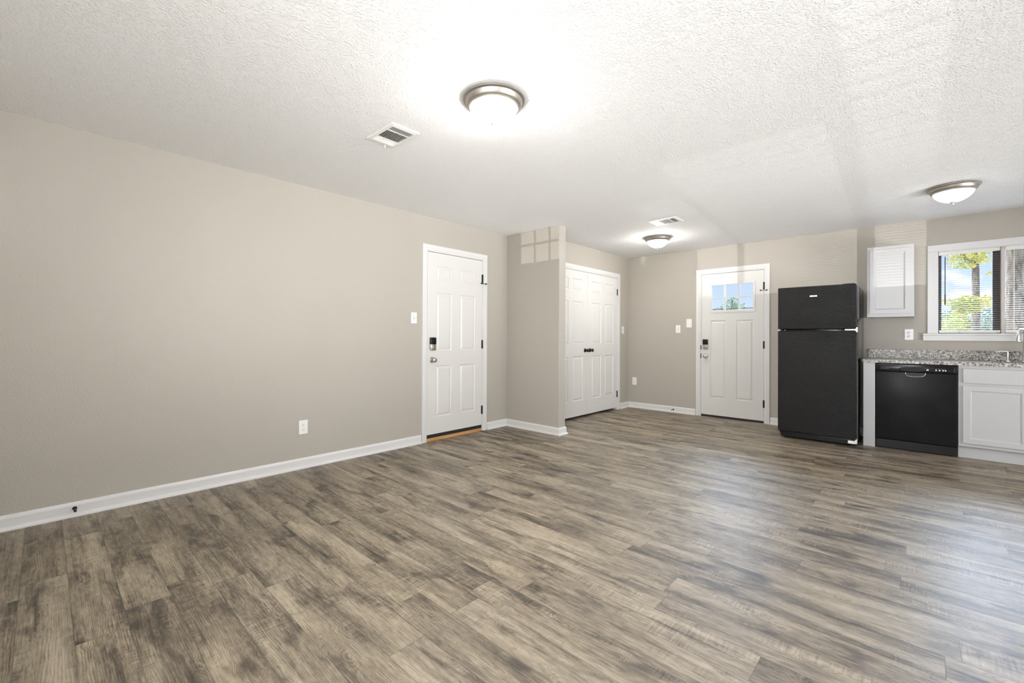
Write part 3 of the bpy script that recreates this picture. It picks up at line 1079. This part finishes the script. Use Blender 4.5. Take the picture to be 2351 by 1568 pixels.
# ------------------------------------------------------------------ ceiling lights
def ceiling_light(x, y, label):
    o = empty('ceiling_light', (x, y, ZC), label, 'ceiling light', 'flush ceiling lights')
    mb = MB()
    mb.lathe((x, y, ZC), (0, 0, -1), [(0.150, 0), (0.163, 0.001), (0.168, 0.006), (0.168, 0.012), (0.163, 0.016), (0.157, 0.017), (0.155, 0.022), (0.151, 0.034), (0.144, 0.043), (0.140, 0.045), (0.140, 0.050), (0.136, 0.053), (0.130, 0.054), (0.126, 0.050), (0.126, 0.010)], 72)
    mb.build('rim', M['nickel_dark'], o, smooth=35)
    mb = MB()
    prof = []
    R0, D0 = 0.130, 0.086
    for k in range(13):
        t = k / 12
        q = math.sin(t * PI / 2)
        prof.append((R0 * math.sqrt(max(0.0, 1 - q ** 1.6)) if k < 12 else 0.0, 0.046 + D0 * q))
    mb.lathe((x, y, ZC), (0, 0, -1), prof, 72)
    mb.build('glass_dome', M['dome'], o, smooth=60)
    mb = MB()
    h0 = 0.046 + D0
    mb.lathe((x, y, ZC), (0, 0, -1), [(0.022, h0 - 0.006), (0.024, h0 - 0.002), (0.020, h0 + 0.003), (0.007, h0 + 0.007), (0.004, h0 + 0.011), (0.006, h0 + 0.014), (0.006, h0 + 0.018), (0.003, h0 + 0.021), (0, h0 + 0.0215)], 24)
    mb.build('finial', M['finial'], o, smooth=50)
    return o


cl = ceiling_light(2.190, 1.678, 'lit flush dome ceiling light in the open room, beside the larger-looking vent')
copy_tree(cl, (1.400, 5.450, ZC), 'lit flush dome ceiling light in front of the glazed door and closet')
ck = copy_tree(cl, (4.105, 5.300, ZC), 'dimmer flush dome ceiling light in front of the kitchen window')
for ch in ck.children:
    if ch.name.startswith('glass_dome'):
        ch.data = ch.data.copy()
        ch.data.materials[0] = M['dome_dim']


# ------------------------------------------------------------------ ceiling vents
def vent(x0, x1, y0, y1, label, flip=False):
    cx, cy = (x0 + x1) / 2, (y0 + y1) / 2
    o = empty('ceiling_vent', (cx, cy, ZC), label, 'air vent', 'ceiling air registers')
    zf = ZC - 0.009
    mb = MB()
    bw = 0.034
    # sloping frame
    outer = [(x0, y0), (x1, y0), (x1, y1), (x0, y1)]
    inner = [(x0 + bw, y0 + bw * 0.75), (x1 - bw, y0 + bw * 0.75), (x1 - bw, y1 - bw * 0.75), (x0 + bw, y1 - bw * 0.75)]
    lip = [(x0 + 0.004, y0 + 0.004), (x1 - 0.004, y0 + 0.004), (x1 - 0.004, y1 - 0.004), (x0 + 0.004, y1 - 0.004)]
    for k in range(4):
        l = (k + 1) % 4
        A, B = outer[k], outer[l]
        C_, D_ = lip[l], lip[k]
        mb.face([(*A, ZC), (*B, ZC), (*C_, zf + 0.002), (*D_, zf + 0.002)])
        E_, F_ = inner[l], inner[k]
        mb.face([(*D_, zf + 0.002), (*C_, zf + 0.002), (*E_, zf), (*F_, zf)])
        mb.face([(*F_, zf), (*E_, zf), (*E_, ZC), (*F_, ZC)])
    # bars between louvre groups
    ix0, ix1, iy0, iy1 = inner[0][0], inner[1][0], inner[0][1], inner[2][1]
    L = ix1 - ix0
    xa, xb = ix0 + L * 0.24, ix1 - L * 0.24
    for xx in (xa, xb):
        mb.box(xx - 0.006, xx + 0.006, iy0, iy1, zf, zf + 0.004)
    mb.build('frame', M['plastic'], o)
    mb = MB()
    n = 11
    for k in range(n + 1):
        yy = iy0 + (iy1 - iy0) * (k + 0.0) / n
        mb.face([(xa, yy - 0.0015, zf), (xb, yy - 0.0015, zf), (xb, yy + 0.0045, zf + 0.0085), (xa, yy + 0.0045, zf + 0.0085)])
        mb.face([(xa, yy + 0.0005, zf), (xb, yy + 0.0005, zf), (xb, yy + 0.0065, zf + 0.0085), (xa, yy + 0.0065, zf + 0.0085)])
        mb.face([(xa, yy - 0.0015, zf), (xb, yy - 0.0015, zf), (xb, yy + 0.0005, zf), (xa, yy + 0.0005, zf)])
    for (p, q, s_) in ((ix0, xa - 0.006, -1), (xb + 0.006, ix1, 1)):
        for k in range(5):
            xx = p + (q - p) * (k + 0.5) / 5
            dx = 0.009 * s_
            mb.face([(xx - 0.001, iy0, zf), (xx + 0.0015, iy0, zf), (xx + 0.0015, iy1, zf), (xx - 0.001, iy1, zf)])
            mb.face([(xx, iy0, zf), (xx, iy1, zf), (xx - dx, iy1, zf + 0.0085), (xx - dx, iy0, zf + 0.0085)])
    mb.build('louvers', M['plastic'], o)
    mb = MB()
    mb.box(ix0 - 0.002, ix1 + 0.002, iy0 - 0.002, iy1 + 0.002, ZC - 0.0006, ZC - 0.0002)
    mb.build('duct_opening', M['slot'], o)
    for xx in (x0 + 0.018, x1 - 0.018):
        mb = MB()
        mb.lathe((xx, cy, zf + 0.001), (0, 0, -1), [(0.004, 0), (0.004, 0.001), (0, 0.0018)], 12)
        mb.build('screw', M['plastic'], o, smooth=40)
    mb = MB()
    mb.tube([(x0 + 0.01, cy + 0.03, zf), (x0 + 0.008, cy + 0.032, zf - 0.02)], 0.003, 8)
    mb.build('damper_lever', M['plastic'], o, smooth=40)
    return o


vent(1.245, 1.557, 1.437, 1.640, 'white rectangular ceiling vent beside the light in the open room')
vent(1.672, 1.980, 4.620, 4.848, 'white rectangular ceiling vent before the glazed door, near the small lit dome')


# ------------------------------------------------------------------ refrigerator
FX0, FX1, FYF = 2.705, 3.418, 5.750
fg = empty('refrigerator', ((FX0 + FX1) / 2, 6.15, 0), 'black pebbled top freezer refrigerator beside the glazed door', 'refrigerator')
mb = MB()
mb.box(FX0 + 0.004, FX1, FYF + 0.075, 6.54, 0.045, 1.700, 0.008)
mb.build('case', M['fridge_side'], fg, smooth=40)
for nm, z0, z1 in (('freezer_door', 1.240, 1.712), ('fridge_door', 0.085, 1.222)):
    mb = MB()
    mb.box(FX0, FX1 - 0.003, FYF, FYF + 0.062, z0, z1, 0.011, 4)
    d = mb.build(nm, M['fridge'], fg, smooth=40)
    mb = MB()
    mb.box(FX0 + 0.006, FX1 - 0.005, FYF + 0.061, FYF + 0.0755, z0 + 0.008, z1 - 0.008)
    mb.build('gasket', M['gasket'], d)
    if nm == 'freezer_door':
        mb = MB()
        mb.box(3.012, 3.079, FYF - 0.0025, FYF + 0.002, 1.594, 1.610, 0.0015)
        bd = mb.build('badge', M['silver'], d)
mb = MB()
mb.box(3.320, 3.420, FYF + 0.004, FYF + 0.085, 1.2245, 1.2375, 0.002)
mb.box(3.405, 3.422, FYF + 0.02, FYF + 0.10, 1.205, 1.258, 0.002)
mb.build('hinge', M['silver'], fg)
mb = MB()
mb.box(FX0 + 0.002, FX0 + 0.02, FYF + 0.004, FYF + 0.06, 1.2245, 1.2375, 0.002)
mb.build('hinge_plug', M['silver'], fg)
mb = MB()
mb.lathe((2.775, FYF + 0.012, 1.231), (0, -1, 0), [(0.004, 0), (0.004, 0.006), (0, 0.007)], 10)
mb.build('screw', M['silver'], fg)
mb = MB()
mb.box(3.345, 3.412, FYF + 0.012, FYF + 0.10, 0.040, 0.072, 0.003)
mb.lathe((3.365, FYF + 0.014, 0.056), (0, -1, 0), [(0.006, 0), (0.006, 0.003), (0, 0.004)], 10)
mb.box(3.402, 3.420, FYF + 0.02, FYF + 0.09, 0.040, 0.090, 0.003)
mb.build('hinge', M['silver'], fg)
mb = MB()
mb.box(FX0 + 0.020, FX1 - 0.010, FYF + 0.045, FYF + 0.075, 0.018, 0.084, 0.012, 3)
mb.build('toe_grille', M['black'], fg)
for xx in (FX0 + 0.06, FX1 - 0.07):
    for yy in (FYF + 0.12, 6.46):
        mb = MB()
        mb.lathe((xx, yy, 0), (0, 0, 1), [(0.02, 0), (0.02, 0.012), (0.009, 0.014), (0.009, 0.05)], 14)
        mb.build('foot', M['black'], fg)
mb = MB()
mb.box(3.30, FX1 - 0.02, FYF + 0.02, FYF + 0.13, 1.700, 1.718, 0.004)
mb.build('hinge_cover', M['black'], fg)


# ------------------------------------------------------------------ kitchen base units
CT0, CT1 = 0.888, 0.920      # granite slab
CYF = 5.960                  # granite front
KX1 = 5.70
ep = MB()
ep.box(3.455, 3.552, 5.985, 6.562, 0.0, CT0, 0.0015)
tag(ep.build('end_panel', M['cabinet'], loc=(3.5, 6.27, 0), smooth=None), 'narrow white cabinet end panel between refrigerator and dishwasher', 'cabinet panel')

dw = empty('dishwasher', (3.86, 6.25, 0), 'scuffed black dishwasher under the granite counter', 'dishwasher')
mb = MB()
mb.box(3.556, 4.164, 6.035, 6.55, 0.02, 0.882)
mb.build('tub', M['black'], dw)
mb = MB()
mb.box(3.556, 4.164, 5.985, 6.034, 0.100, 0.800, 0.006, 3)
dd = mb.build('door', M['dw'], dw, smooth=40)
mb = MB()
mb.box(3.556, 4.164, 5.990, 6.034, 0.803, 0.882, 0.004)
cp = mb.build('control_panel', M['black'], dw, smooth=40)
mb = MB()
mb.box(3.585, 4.143, 5.978, 5.996, 0.806, 0.860, 0.005, 3)
mb.build('fascia', M['black'], cp, smooth=40)
mb = MB()   # oval raised grip with a scooped pocket below it
ov = [(3.742 + 0.099 + 0.099 * math.copysign(abs(math.cos(t)) ** 0.7, math.cos(t)), 0.830 + 0.024 * math.copysign(abs(math.sin(t)) ** 0.8, math.sin(t))) for t in [2 * PI * k / 40 for k in range(40)]]
f1 = [mb.bm.verts.new((p[0], 5.9775, p[1])) for p in ov]
f2 = [mb.bm.verts.new((3.841 + (p[0] - 3.841) * 0.93, 5.971, 0.83 + (p[1] - 0.83) * 0.9)) for p in ov]
for k in range(40):
    l = (k + 1) % 40
    mb.bm.faces.new((f1[k], f1[l], f2[l], f2[k]))
mb.bm.faces.new(f2)
mb.build('grip', M['grip'], cp, smooth=40)
mb = MB()
pts = []
for k in range(21):
    t = PI + PI * k / 20
    pts.append((3.863 + 0.074 * math.copysign(abs(math.cos(t)) ** 0.55, math.cos(t)), 5.983, 0.797 + 0.040 * math.copysign(abs(math.sin(t)) ** 0.75, math.sin(t))))
mb.tube(pts, 0.0045, 8)
mb.build('handle_pocket_rim', M['dark_chrome'], dd, smooth=50)
mb = MB()
vsf = [mb.bm.verts.new((p[0], 5.9835, p[2])) for p in pts]
mb.bm.faces.new(vsf)
mb.build('handle_pocket', M['slot'], dd)
for bx in (3.953, 4.014, 4.038, 4.062, 4.079):
    mb = MB()
    wd = 0.008 if bx < 4.0 else 0.0055
    mb.box(bx - wd, bx + wd, 5.9745, 5.980, 0.824, 0.836, 0.002)
    mb.build('button', M['silver'], cp)
mb = MB()
for k in range(7):
    mb.box(3.605 + k * 0.0085, 3.605 + k * 0.0085 + 0.005, 5.9775, 5.979, 0.8285, 0.833)
mb.build('printed_marks', M['greyslot'], cp)
mb = MB()
for k in range(4):
    mb.box(4.008 + k * 0.019, 4.020 + k * 0.019, 5.9775, 5.979, 0.843, 0.8455)
mb.build('printed_marks', M['greyslot'], cp)
mb = MB()
mb.box(3.560, 4.160, 6.004, 6.02, 0.008, 0.094, 0.003)
mb.build('kick_plate', M['black'], dw)


def shaker(mb, x0, x1, z0, z1, yf, rail=0.045, th=0.019):
    mb.ringpanel((x0, yf, z0), (1, 0, 0), (0, 0, 1), (0, -1, 0), x1 - x0, z1 - z0, [(rail, x1 - x0 - rail, rail, z1 - z0 - rail)], [(0.002, -0.004), (0.007, -0.005), (0.012, -0.0075)], th)


def base_cabinet(x0, x1, label):
    o = empty('base_cabinet', ((x0 + x1) / 2, 6.28, 0), label, 'cabinet', 'white base cabinets')
    mb = MB()
    mb.box(x0, x1, 5.995, 6.56, 0.118, CT0 - 0.14)
    for (p, q) in ((x0, x0 + 0.02), (x1 - 0.02, x1)):
        mb.box(p, q, 5.995, 6.56, CT0 - 0.14, CT0)
    mb.box(x0, x1, 5.995, 6.03, CT0 - 0.15, CT0)
    mb.box(x0, x1, 6.54, 6.56, CT0 - 0.15, CT0)
    mb.build('body', M['cabinet'], o)
    mb = MB()
    mb.box(x0, x1, 6.050, 6.07, 0.0, 0.118)
    mb.build('toe_kick', M['cabinet'], o)
    xm = (x0 + x1) / 2
    for k, (p, q) in enumerate(((x0 + 0.030, xm - 0.012), (xm + 0.012, x1 - 0.030))):
        mb = MB()
        shaker(mb, p, q, 0.150, 0.697, 5.975)
        mb.build('door', M['cabinet'], o)
        mb = MB()
        mb.box(p, q, 5.975, 5.994, 0.722, 0.858, 0.003)
        mb.build('drawer_front', M['cabinet'], o)
    return o


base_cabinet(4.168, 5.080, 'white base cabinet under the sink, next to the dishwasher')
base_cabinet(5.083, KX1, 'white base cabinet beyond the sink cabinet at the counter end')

# countertop with sink cut-out
SX = (4.36, 5.02)
SY = (6.06, 6.42)
ct = empty('countertop', (4.5, 6.27, CT0), 'speckled white and grey granite countertop with backsplash', 'countertop')
mb = MB()
for (p, q, s_, t_) in ((3.450, SX[0], CYF, YB - 0.002), (SX[1], KX1, CYF, YB - 0.002), (SX[0], SX[1], CYF, SY[0]), (SX[0], SX[1], SY[1], YB - 0.002)):
    mb.box(p, q, s_, t_, CT0, CT1)
mb.build('slab', M['granite'], ct)
mb = MB()
mb.box(3.458, KX1, YB - 0.022, YB - 0.002, CT1, 1.020, 0.002)
mb.build('backsplash', M['granite'], ct)

sk = empty('sink', (4.69, 6.24, CT0 - 0.2), 'stainless undermount sink set below the granite counter', 'sink')
mb = MB()
zb = CT0 - 0.130
mb.box(SX[0] - 0.012, SX[0] - 0.001, SY[0] - 0.012, SY[1] + 0.012, zb, CT0 - 0.001)
mb.box(SX[1] + 0.001, SX[1] + 0.012, SY[0] - 0.012, SY[1] + 0.012, zb, CT0 - 0.001)
mb.box(SX[0], SX[1], SY[0] - 0.012, SY[0] - 0.001, zb, CT0 - 0.001)
mb.box(SX[0], SX[1], SY[1] + 0.001, SY[1] + 0.012, zb, CT0 - 0.001)
mb.box(SX[0], SX[1], SY[0], SY[1], zb, zb + 0.006)
mb.build('basin', M['stainless'], sk)

# faucet: gooseneck, spout turned towards the left
fc = empty('faucet', (4.640, 6.47, CT1), 'chrome gooseneck faucet in front of the kitchen window', 'faucet')
mb = MB()
mb.lathe((4.640, 6.47, CT1), (0, 0, 1), [(0.027, 0), (0.027, 0.006), (0.022, 0.012), (0.0185, 0.02), (0.0175, 0.10), (0.015, 0.112), (0.013, 0.12)], 28)
mb.build('body', M['chrome'], fc, smooth=40)
mb = MB()
pts = [(4.640, 6.47, CT1 + 0.11)]
for k in range(17):
    t = PI * k / 16 * 0.97
    dx, dy = -0.45, -0.89
    rad_ = 0.055
    s_ = rad_ * (1 - math.cos(t))
    pts.append((4.640 + dx * s_, 6.47 + dy * s_, CT1 + 0.258 + rad_ * math.sin(t)))
pts.append((4.640 - 0.45 * 0.112, 6.47 - 0.89 * 0.112, CT1 + 0.215))
mb.tube(pts, [0.0115] * (len(pts) - 3) + [0.0125, 0.014, 0.0165], 16)
mb.lathe((4.640 - 0.45 * 0.112, 6.47 - 0.89 * 0.112, CT1 + 0.222), (0, 0, -1), [(0.0165, 0), (0.019, 0.012), (0.019, 0.024), (0.014, 0.026)], 20)
mb.build('spout', M['chrome'], fc, smooth=50)

sd = empty('soap_dispenser', (4.530, 6.475, CT1), 'slim chrome L-shaped dispenser standing on the counter left of the faucet', 'soap dispenser')
mb = MB()
mb.lathe((4.530, 6.475, CT1), (0, 0, 1), [(0.018, 0), (0.018, 0.005), (0.012, 0.012), (0.008, 0.02), (0.0065, 0.09), (0.0075, 0.10), (0, 0.102)], 20)
mb.build('post', M['chrome'], sd, smooth=40)
mb = MB()
mb.tube([(4.534, 6.475, CT1 + 0.097), (4.49, 6.462, CT1 + 0.099), (4.455, 6.452, CT1 + 0.094), (4.449, 6.450, CT1 + 0.088)], [0.007, 0.0065, 0.0055, 0.005], 10)
mb.build('nozzle', M['chrome'], sd, smooth=50)

# wall cabinet -----------------------------------------------------
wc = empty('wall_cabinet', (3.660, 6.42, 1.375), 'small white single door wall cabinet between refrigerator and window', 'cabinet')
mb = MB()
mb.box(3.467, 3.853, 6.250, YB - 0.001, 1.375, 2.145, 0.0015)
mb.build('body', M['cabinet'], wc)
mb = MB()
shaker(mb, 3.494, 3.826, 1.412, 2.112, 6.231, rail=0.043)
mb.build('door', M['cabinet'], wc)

# ------------------------------------------------------------------ outdoors
mb = MB()
mb.face([(-60, YB + 0.14, -0.2), (80, YB + 0.14, -0.2), (80, 120, -0.6), (-60, 120, -0.6)])
tag(mb.build('ground', M['grass']), 'dry grass ground outside behind the house', 'ground', kind='structure')


def blob_leaves(mb, rng, c, rad, n, size):
    for _ in range(n):
        while True:
            p = Vector((rng.uniform(-1, 1), rng.uniform(-1, 1), rng.uniform(-1, 1)))
            if p.length < 1:
                break
        p = Vector((c[0] + p.x * rad[0], c[1] + p.y * rad[1], c[2] + p.z * rad[2]))
        e1 = Vector((rng.gauss(0, 1), rng.gauss(0, 1), rng.gauss(0, 0.5))).normalized()
        e2 = e1.cross(Vector((rng.gauss(0, 1), rng.gauss(0, 1), rng.gauss(0, 1)))).normalized()
        s = size * rng.uniform(0.6, 1.3)
        n_ = e1.cross(e2) * s * 0.25
        mb.face([p - e1 * s, p + e2 * s * 0.5 + n_, p + e1 * s])
        mb.face([p - e1 * s, p - e2 * s * 0.5 + n_, p + e1 * s])


def tree(name, label, cat, group, base_, trunk, blobs, leafm, seed):
    rng = random.Random(seed)
    o = empty(name, base_, label, cat, group)
    if trunk:
        for pts, rads in trunk:
            mb = MB()
            mb.tube(pts, rads, 14)
            mb.build('trunk' if pts[0][2] < 0.3 else 'branch', M['bark'], o, smooth=60)
    if blobs:
        mb = MB()
        for c, rad, n, size in blobs:
            blob_leaves(mb, rng, c, rad, n, size)
        mb.build('foliage', leafm, o)
    return o


# slim trunk with yellow leaves (seen through the first blind)
tree('tree', 'slim tree trunk with yellowing leaves outside the kitchen window', 'tree', 'trees outside the windows', (5.05, 18, -0.25),
     [([(5.07, 18, -0.25), (5.07, 18, 1.2), (5.055, 18, 3.0), (5.03, 18, 4.2), (4.98, 18, 7.5)], [0.12, 0.085, 0.078, 0.075, 0.06]),
      ([(5.05, 18, 3.1), (4.75, 17.9, 3.6), (4.45, 17.8, 3.75)], [0.05, 0.035, 0.015])],
     [((4.85, 17.8, 3.42), (0.42, 0.5, 0.30), 330, 0.06), ((5.25, 17.9, 3.4), (0.25, 0.4, 0.16), 50, 0.05), ((5.38, 17.9, 2.98), (0.14, 0.2, 0.06), 22, 0.05),
      ((5.05, 17.8, 2.25), (0.3, 0.3, 0.12), 50, 0.05)], M['leaf_y'], 3)
# thick trunk close to the window
tree('tree', 'thick brown tree trunk outside the kitchen window, behind the faucet', 'tree', 'trees outside the windows', (5.34, 14, -0.25),
     [([(5.42, 14, -0.25), (5.41, 14, 1.0), (5.365, 14, 3.0), (5.34, 14, 6.0)], [0.20, 0.17, 0.128, 0.12])],
     None, None, 4)
# leaning thin trunk beside the slider
tree('tree', 'thin pale trunk outside the kitchen window, between the slim and thick trunks', 'tree', 'trees outside the windows', (6.05, 24, -0.3),
     [([(6.15, 24, -0.3), (6.1, 24, 2.0), (6.02, 24, 4.0), (5.98, 24, 7.0)], [0.10, 0.08, 0.075, 0.07])], None, None, 5)
# yellow shrub and green shrubs below
tree('shrub', 'bright yellow leaved shrub below the sky in the kitchen window', 'shrub', 'shrubs outside the kitchen window', (4.75, 15, -0.25),
     [([(4.75, 15, -0.25), (4.75, 15, 1.6)], [0.05, 0.03])],
     [((4.72, 15, 1.95), (0.28, 0.4, 0.22), 420, 0.05), ((4.55, 15.0, 1.55), (0.22, 0.4, 0.3), 280, 0.05), ((4.98, 15.2, 2.02), (0.28, 0.4, 0.14), 160, 0.05), ((4.40, 14.8, 2.02), (0.16, 0.3, 0.08), 60, 0.04)], M['leaf_y'], 6)
tree('shrub', 'pale green shrub along the bottom of the kitchen window view', 'shrub', 'shrubs outside the kitchen window', (4.5, 13, -0.25),
     [([(4.5, 13, -0.25), (4.5, 13, 1.0)], [0.04, 0.03])],
     [((4.32, 13, 1.22), (0.42, 0.5, 0.22), 420, 0.045), ((4.85, 13, 1.05), (0.35, 0.5, 0.18), 220, 0.045), ((4.38, 13, 1.5), (0.2, 0.3, 0.12), 90, 0.04)], M['leaf_g'], 7)
# distant greenery
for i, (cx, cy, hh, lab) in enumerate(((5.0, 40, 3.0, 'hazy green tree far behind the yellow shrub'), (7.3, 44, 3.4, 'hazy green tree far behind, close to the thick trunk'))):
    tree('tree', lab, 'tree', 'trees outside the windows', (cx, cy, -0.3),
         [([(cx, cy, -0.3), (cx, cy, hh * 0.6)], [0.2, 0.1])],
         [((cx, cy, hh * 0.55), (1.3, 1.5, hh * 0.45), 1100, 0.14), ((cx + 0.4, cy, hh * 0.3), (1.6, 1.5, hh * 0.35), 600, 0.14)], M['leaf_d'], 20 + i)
# round pine through the glazed door's panes
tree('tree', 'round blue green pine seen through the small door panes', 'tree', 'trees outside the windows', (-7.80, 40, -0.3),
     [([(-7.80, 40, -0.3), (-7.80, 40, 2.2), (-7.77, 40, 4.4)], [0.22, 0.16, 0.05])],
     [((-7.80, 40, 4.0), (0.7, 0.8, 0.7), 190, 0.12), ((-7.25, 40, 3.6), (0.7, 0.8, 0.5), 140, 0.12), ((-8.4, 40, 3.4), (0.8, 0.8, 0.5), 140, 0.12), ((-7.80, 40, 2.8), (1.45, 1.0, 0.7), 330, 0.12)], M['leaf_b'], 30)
mb = MB()
mb.tube([(-20, 16.8, 2.15), (4.27, 16.8, 2.19), (25, 16.8, 2.25)], 0.011, 6)
tag(mb.build('power_line', M['wire'], loc=(4.27, 16.8, 2.19)), 'thin dark overhead wire crossing the kitchen window view', 'wire')
